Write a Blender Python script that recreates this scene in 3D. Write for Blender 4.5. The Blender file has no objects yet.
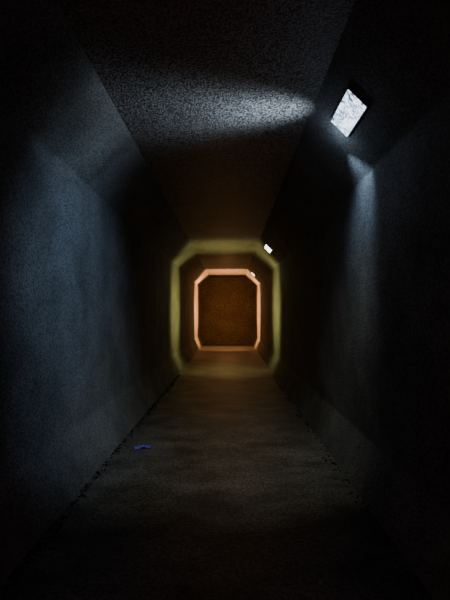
import bpy, bmesh, math, random
from mathutils import Vector, Matrix
random.seed(4)
XL,XR,H=-1.23,1.04,2.77
Y0,Y1=-4.0,17.9
CAMZ=1.28

def nt(name):
    m=bpy.data.materials.new(name); m.use_nodes=True
    t=m.node_tree; return m,t,t.nodes,t.links,t.nodes['Principled BSDF']

def concrete(name,c1,c2,scale=38,bump=0.6,rough=.85,dist=.02,stain=1.3,stretch=(1,1,1),spec=.4,pit=.35,lo=.35,hi=.68):
    m,t,n,l,b=nt(name)
    tc=n.new('ShaderNodeTexCoord'); mp=n.new('ShaderNodeMapping'); l.new(tc.outputs['Object'],mp.inputs[0])
    mp.inputs['Scale'].default_value=stretch
    big=n.new('ShaderNodeTexNoise'); big.inputs['Scale'].default_value=stain; big.inputs['Detail'].default_value=8; big.inputs['Roughness'].default_value=.65
    l.new(mp.outputs[0],big.inputs['Vector'])
    r=n.new('ShaderNodeValToRGB'); r.color_ramp.elements[0].position=lo; r.color_ramp.elements[1].position=hi
    r.color_ramp.elements[0].color=(*c1,1); r.color_ramp.elements[1].color=(*c2,1)
    l.new(big.outputs[0],r.inputs[0])
    fn=n.new('ShaderNodeTexNoise'); fn.inputs['Scale'].default_value=scale; fn.inputs['Detail'].default_value=5; fn.inputs['Roughness'].default_value=.7
    l.new(tc.outputs['Object'],fn.inputs['Vector'])
    vo=n.new('ShaderNodeTexVoronoi'); vo.inputs['Scale'].default_value=scale*1.3
    l.new(tc.outputs['Object'],vo.inputs['Vector'])
    mx=n.new('ShaderNodeMath'); mx.operation='SUBTRACT'
    l.new(fn.outputs[0],mx.inputs[0])
    ms=n.new('ShaderNodeMath'); ms.operation='MULTIPLY'; ms.inputs[1].default_value=.5
    l.new(vo.outputs['Distance'],ms.inputs[0]); l.new(ms.outputs[0],mx.inputs[1])
    r2=n.new('ShaderNodeValToRGB'); r2.color_ramp.elements[0].position=.12; r2.color_ramp.elements[1].position=.42
    r2.color_ramp.elements[0].color=(pit,pit,pit,1)
    l.new(mx.outputs[0],r2.inputs[0])
    mc=n.new('ShaderNodeMix'); mc.data_type='RGBA'; mc.blend_type='MULTIPLY'; mc.inputs[0].default_value=1
    l.new(r.outputs[0],mc.inputs[6]); l.new(r2.outputs[0],mc.inputs[7])
    l.new(mc.outputs[2],b.inputs['Base Color'])
    bp=n.new('ShaderNodeBump'); bp.inputs['Strength'].default_value=bump; bp.inputs['Distance'].default_value=dist
    l.new(mx.outputs[0],bp.inputs['Height']); l.new(bp.outputs[0],b.inputs['Normal'])
    b.inputs['Roughness'].default_value=rough
    b.inputs['Specular IOR Level'].default_value=spec
    return m

M_wall=concrete('wall_concrete',(.14,.143,.14),(.31,.315,.305),scale=60,bump=.5,dist=.012,stain=1.6,pit=.4)
M_ceil=concrete('ceiling_concrete',(.28,.27,.26),(.46,.45,.44),scale=55,bump=1.0,dist=.034,rough=.5,spec=.8,pit=.06)
M_floor=concrete('floor_concrete',(.07,.07,.064),(.27,.265,.24),scale=45,bump=.4,dist=.01,rough=.5,stain=2.4,stretch=(.8,1.2,1),spec=.5,lo=.36,hi=.68)
M_end=concrete('end_concrete',(.20,.15,.10),(.32,.25,.16),scale=20,bump=.4,dist=.02)

def mesh_obj(name,verts,faces,mat):
    me=bpy.data.meshes.new(name); me.from_pydata(verts,[],faces)
    bm=bmesh.new(); bm.from_mesh(me); bmesh.ops.recalc_face_normals(bm,faces=bm.faces); bm.to_mesh(me); bm.free()
    o=bpy.data.objects.new(name,me); bpy.context.collection.objects.link(o)
    me.materials.append(mat); return o

def rounded(pts,r=.02,k=4):
    """round the interior corners of a profile polyline (cast concrete arrises are never razor sharp)"""
    out=[pts[0]]
    for i in range(1,len(pts)-1):
        p=Vector(pts[i]); a=p+(Vector(pts[i-1])-p).normalized()*r; c=p+(Vector(pts[i+1])-p).normalized()*r
        for j in range(k+1):
            t=j/k; q=a*(1-t)**2+p*2*t*(1-t)+c*t*t
            out.append((q.x,q.y))
    out.append(pts[-1]); return out

JOINTS=[-1.9,5.8,11.65]
def extrude_profile(name,inner,outer,mat):
    ys=[(Y0,0)]
    for j in JOINTS: ys+= [(j-.006,0),(j-.003,.006),(j+.003,.006),(j+.006,0)]
    ys.append((Y1,0))
    cx,cz=(XL+XR)/2,H/2
    n=len(inner)+len(outer); V=[];F=[]
    for y,g in ys:
        for (x,z) in inner:
            d=Vector((x-cx,z-cz)).normalized()*g
            V.append((x+d.x,y,z+d.y))
        for (x,z) in outer: V.append((x,y,z))
    for i in range(len(ys)-1):
        for k in range(n):
            a=i*n+k; b=i*n+(k+1)%n
            F.append((a,b,b+n,a+n))
    F.append(tuple(range(n))); F.append(tuple(range((len(ys)-1)*n,len(ys)*n)))
    return mesh_obj(name,V,F,mat)

LF,RF=-1.08,.91    # floor edges
CL,CR=-.83,.60     # ceiling edges
ZL,ZR=2.38,2.33    # top of plain wall
BL,BR=.38,.33      # top of floor haunches
extrude_profile('wall_left',rounded([(LF,0),(XL,BL),(XL,ZL),(CL,H)]),[(CL,H+.25),(XL-.25,H+.25),(XL-.25,-.25),(LF,-.25)],M_wall)
extrude_profile('wall_right',rounded([(RF,0),(XR,BR),(XR,ZR),(CR,H)]),[(CR,H+.25),(XR+.25,H+.25),(XR+.25,-.25),(RF,-.25)],M_wall)
extrude_profile('ceiling',[(CL,H),(CR,H)],[(CR,H+.25),(CL,H+.25)],M_ceil)
extrude_profile('floor',[(LF,0),(RF,0)],[(RF,-.25),(LF,-.25)],M_floor)
V=[];pts=[(XL-.25,-.25),(XR+.25,-.25),(XR+.25,H+.25),(XL-.25,H+.25)]
for y in (Y1,Y1+.25):
    for x,z in pts: V.append((x,y,z))
mesh_obj('wall_back',V,[(0,1,2,3),(4,5,6,7),(0,1,5,4),(1,2,6,5),(2,3,7,6),(3,0,4,7)],M_end)

# --- bulkhead lamps on the right haunch, plus added lights without fixtures
def lens_mat(name,col,strength):
    m,t,n,l,b=nt(name)
    tc=n.new('ShaderNodeTexCoord')
    no=n.new('ShaderNodeTexNoise'); no.inputs['Scale'].default_value=26; no.inputs['Detail'].default_value=5; no.inputs['Distortion'].default_value=1.2
    l.new(tc.outputs['Object'],no.inputs['Vector'])
    r=n.new('ShaderNodeValToRGB'); r.color_ramp.elements[0].position=.38; r.color_ramp.elements[1].position=.60
    r.color_ramp.elements[0].color=(col[0]*.05,col[1]*.07,col[2]*.12,1); r.color_ramp.elements[1].color=(*col,1)
    l.new(no.outputs[0],r.inputs[0])
    l.new(r.outputs[0],b.inputs['Emission Color']); b.inputs['Emission Strength'].default_value=strength
    b.inputs['Base Color'].default_value=(.3,.3,.3,1)
    return m
mf,_,_,_,b=nt('lamp_housing_paint'); b.inputs['Base Color'].default_value=(.25,.26,.28,1); b.inputs['Roughness'].default_value=.6

def box(bm,cx,cy,cz,sx,sy,sz):
    r=bmesh.ops.create_cube(bm,size=1,matrix=Matrix.Translation((cx,cy,cz))@Matrix.Diagonal((sx,sy,sz,1)))
    return r['verts']
def ring(cx,cz,y,w,c,hw,wd=None,blend=.6,asp=.4,wu=None):
    """four added spots without fixtures, aimed radially: left, right, ceiling, floor"""
    out=[]
    for i,(dx,dz) in enumerate(((-1,0),(1,0),(0,1),(0,-1))):
        ww=w
        if i==3 and wd is not None: ww=wd
        if i==2 and wu is not None: ww=wu
        out.append(dict(t='SPOT',w=ww,c=c,p=(cx,y,cz),aim=(cx+dx,y,cz+dz),size=hw*2,blend=blend,asp=asp))
    return out
def lamp(yc,col,strength,lights):
    a=Vector((CR,0,H)); b_=Vector((XR,0,ZR)); u=(b_-a).normalized(); nrm=Vector((u.z,0,-u.x))
    if nrm.x>0: nrm=-nrm
    mid=a+(b_-a)*.41; mid.y=yc
    yv=nrm.cross(u)
    M=Matrix((( u.x,yv.x,nrm.x,mid.x),(u.y,yv.y,nrm.y,mid.y),(u.z,yv.z,nrm.z,mid.z),(0,0,0,1)))
    e=bpy.data.objects.new('bulkhead_lamp',None); bpy.context.collection.objects.link(e); e.matrix_world=M
    bm=bmesh.new(); W,L,T=.175,.455,.016
    box(bm,0,0,.004,W,L,.008)
    for s in (-1,1):
        box(bm,s*(W/2-.005),0,T/2,.010,L,T)
        box(bm,0,s*(L/2-.005),T/2,W-.02,.010,T)
    bmesh.ops.bevel(bm,geom=bm.edges[:],offset=.002,segments=2,affect='EDGES')
    for sx in (-1,1):
        for sy in (-1,1):
            bmesh.ops.create_cone(bm,cap_ends=True,segments=10,radius1=.005,radius2=.004,depth=.004,matrix=Matrix.Translation((sx*(W/2-.007),sy*(L/2-.007),T+.001)))
    me=bpy.data.meshes.new('housing'); bm.to_mesh(me); bm.free(); me.materials.append(mf)
    o=bpy.data.objects.new('housing',me); bpy.context.collection.objects.link(o); o.parent=e
    bm=bmesh.new(); box(bm,0,0,.012,W-.018,L-.018,.013)
    bmesh.ops.bevel(bm,geom=bm.edges[:],offset=.003,segments=2,affect='EDGES')
    me=bpy.data.meshes.new('lens'); bm.to_mesh(me); bm.free(); me.materials.append(lens_mat('lens_glow_%d'%int(yc),col,strength))
    o=bpy.data.objects.new('lens',me); bpy.context.collection.objects.link(o); o.parent=e
    Mi=M.inverted()
    for i,d in enumerate(lights):
        ld=bpy.data.lights.new('added_light',d['t']); ld.energy=d['w']; ld.color=d['c']; ld.shadow_soft_size=0.0  # light added besides the glowing lens, with no body of its own
        lo=bpy.data.objects.new('added_light_%d'%(i+1),ld); bpy.context.collection.objects.link(lo)
        p=Vector(d['p']) if 'p' in d else M@Vector((0,0,d['off']))
        p=p+Vector((0,d.get('dy',0),0))
        W4=Matrix.Translation(p)
        if d['t']=='SPOT':
            ld.spot_size=math.radians(d['size']); ld.spot_blend=d.get('blend',1)
            zz=-(Vector(d['aim'])-p).normalized()
            xx=(Vector((0,1,0))-zz*zz.y).normalized()
            yy=zz.cross(xx)
            R=Matrix((xx,yy,zz)).transposed().to_4x4()
            W4=W4@R@Matrix.Diagonal((d.get('asp',1),1,1,1))
        lo.parent=e
        lo.matrix_parent_inverse=Matrix.Identity(4); lo.matrix_basis=Mi@W4
    return e
B=(.42,.66,1); YG=(1,.92,.27); OR=(1,.38,.12)
lamp(2.81,(.66,.80,1),3.5,[
 dict(t='POINT',w=.9,c=(.55,.75,1),off=.12,dy=.30),
 dict(t='SPOT',w=95,c=B,off=.06,aim=(XL,3.6,1.45),size=72),
 dict(t='SPOT',w=26,c=(.68,.84,1),p=(.56,3.10,2.45),aim=(.22,3.15,H),size=122,asp=.58),  # bare spot added off the fixture to light the ceiling patch
 dict(t='SPOT',w=16,c=(.62,.8,1),p=(.35,3.12,2.40),aim=(-.10,3.17,H),size=115,asp=.55),  # second bare spot, added to spread that patch leftward
 dict(t='SPOT',w=15,c=(.5,.72,1),p=(.70,3.20,2.46),aim=(XR,3.36,2.10),size=105,asp=.65),  # bare spot added for the streak on the right wall
 dict(t='SPOT',w=62,c=(.92,.92,.74),off=.06,aim=(-.1,4.4,0),size=76)])
lamp(8.75,(1,.97,.85),8,ring(-.1,1.4,9.8,76,YG,58,26,.65,.68,64))  # added spots float mid-tunnel to make the yellow band
lamp(14.5,(1,.8,.55),5,ring(-.1,1.4,15.8,540,OR,58,110,.25,.60,600)+[dict(t='POINT',w=17,c=(1,.48,.15),p=(-.1,15.4,1.6))])  # orange band from added mid-tunnel spots; added point brightens the end wall
lamp(-2.95,(1,.45,.2),3,[dict(t='POINT',w=30,c=(1,.20,.06),p=(0,-2.9,1.5))])  # unseen lamp and point light added behind the camera for warm fill

# --- crumpled wrapper
m,t,n,l,b=nt('wrapper_foil'); b.inputs['Base Color'].default_value=(.14,.10,.70,1); b.inputs['Roughness'].default_value=.3
bm=bmesh.new(); bmesh.ops.create_grid(bm,x_segments=12,y_segments=8,size=.5)
for v in bm.verts:
    v.co.x*=.15;v.co.y*=.07
    v.co.z=.008+random.uniform(-.006,.008)+.005*math.cos(v.co.x*50)
bmesh.ops.solidify(bm,geom=bm.faces[:],thickness=.002)
zmin=min(v.co.z for v in bm.verts)
for v in bm.verts: v.co.z-=zmin
me=bpy.data.meshes.new('candy_wrapper'); bm.to_mesh(me); bm.free(); me.materials.append(m)
o=bpy.data.objects.new('candy_wrapper',me); bpy.context.collection.objects.link(o); o.location=(-.83,4.14,0); o.rotation_euler=(0,0,.3)

# --- gravel/silt along gutters
m2=concrete('silt',(.02,.018,.016),(.05,.045,.035),scale=60)
bm=bmesh.new()
for i in range(900):
    side=random.random()<.7
    y=random.uniform(.8,9); r=random.uniform(.003,.010)
    off=min(abs(random.gauss(0,.03))+r*1.3,.1)
    x=(LF+off) if side else (RF-off)
    res=bmesh.ops.create_icosphere(bm,subdivisions=1,radius=r,matrix=Matrix.Translation((x,y,r*.55)))
    for v in res['verts']:
        v.co+=Vector([random.uniform(-.2,.2)*r for _ in range(3)])
        v.co.z=max(v.co.z,0)
me=bpy.data.meshes.new('gravel_debris'); bm.to_mesh(me); bm.free(); me.materials.append(m2)
o=bpy.data.objects.new('gravel_debris',me); bpy.context.collection.objects.link(o)

w=bpy.data.worlds.new('World'); bpy.context.scene.world=w; w.use_nodes=True
w.node_tree.nodes['Background'].inputs[0].default_value=(1,.35,.15,1); w.node_tree.nodes['Background'].inputs[1].default_value=.01

cd=bpy.data.cameras.new('cam'); cam=bpy.data.objects.new('camera',cd); bpy.context.collection.objects.link(cam)
cd.lens=26; cd.sensor_width=36; cd.clip_start=.02
F=433
cam.location=(0,0,CAMZ)
cam.rotation_euler=(math.pi/2+math.atan(13/F),0,math.atan(5/F))
bpy.context.scene.camera=cam
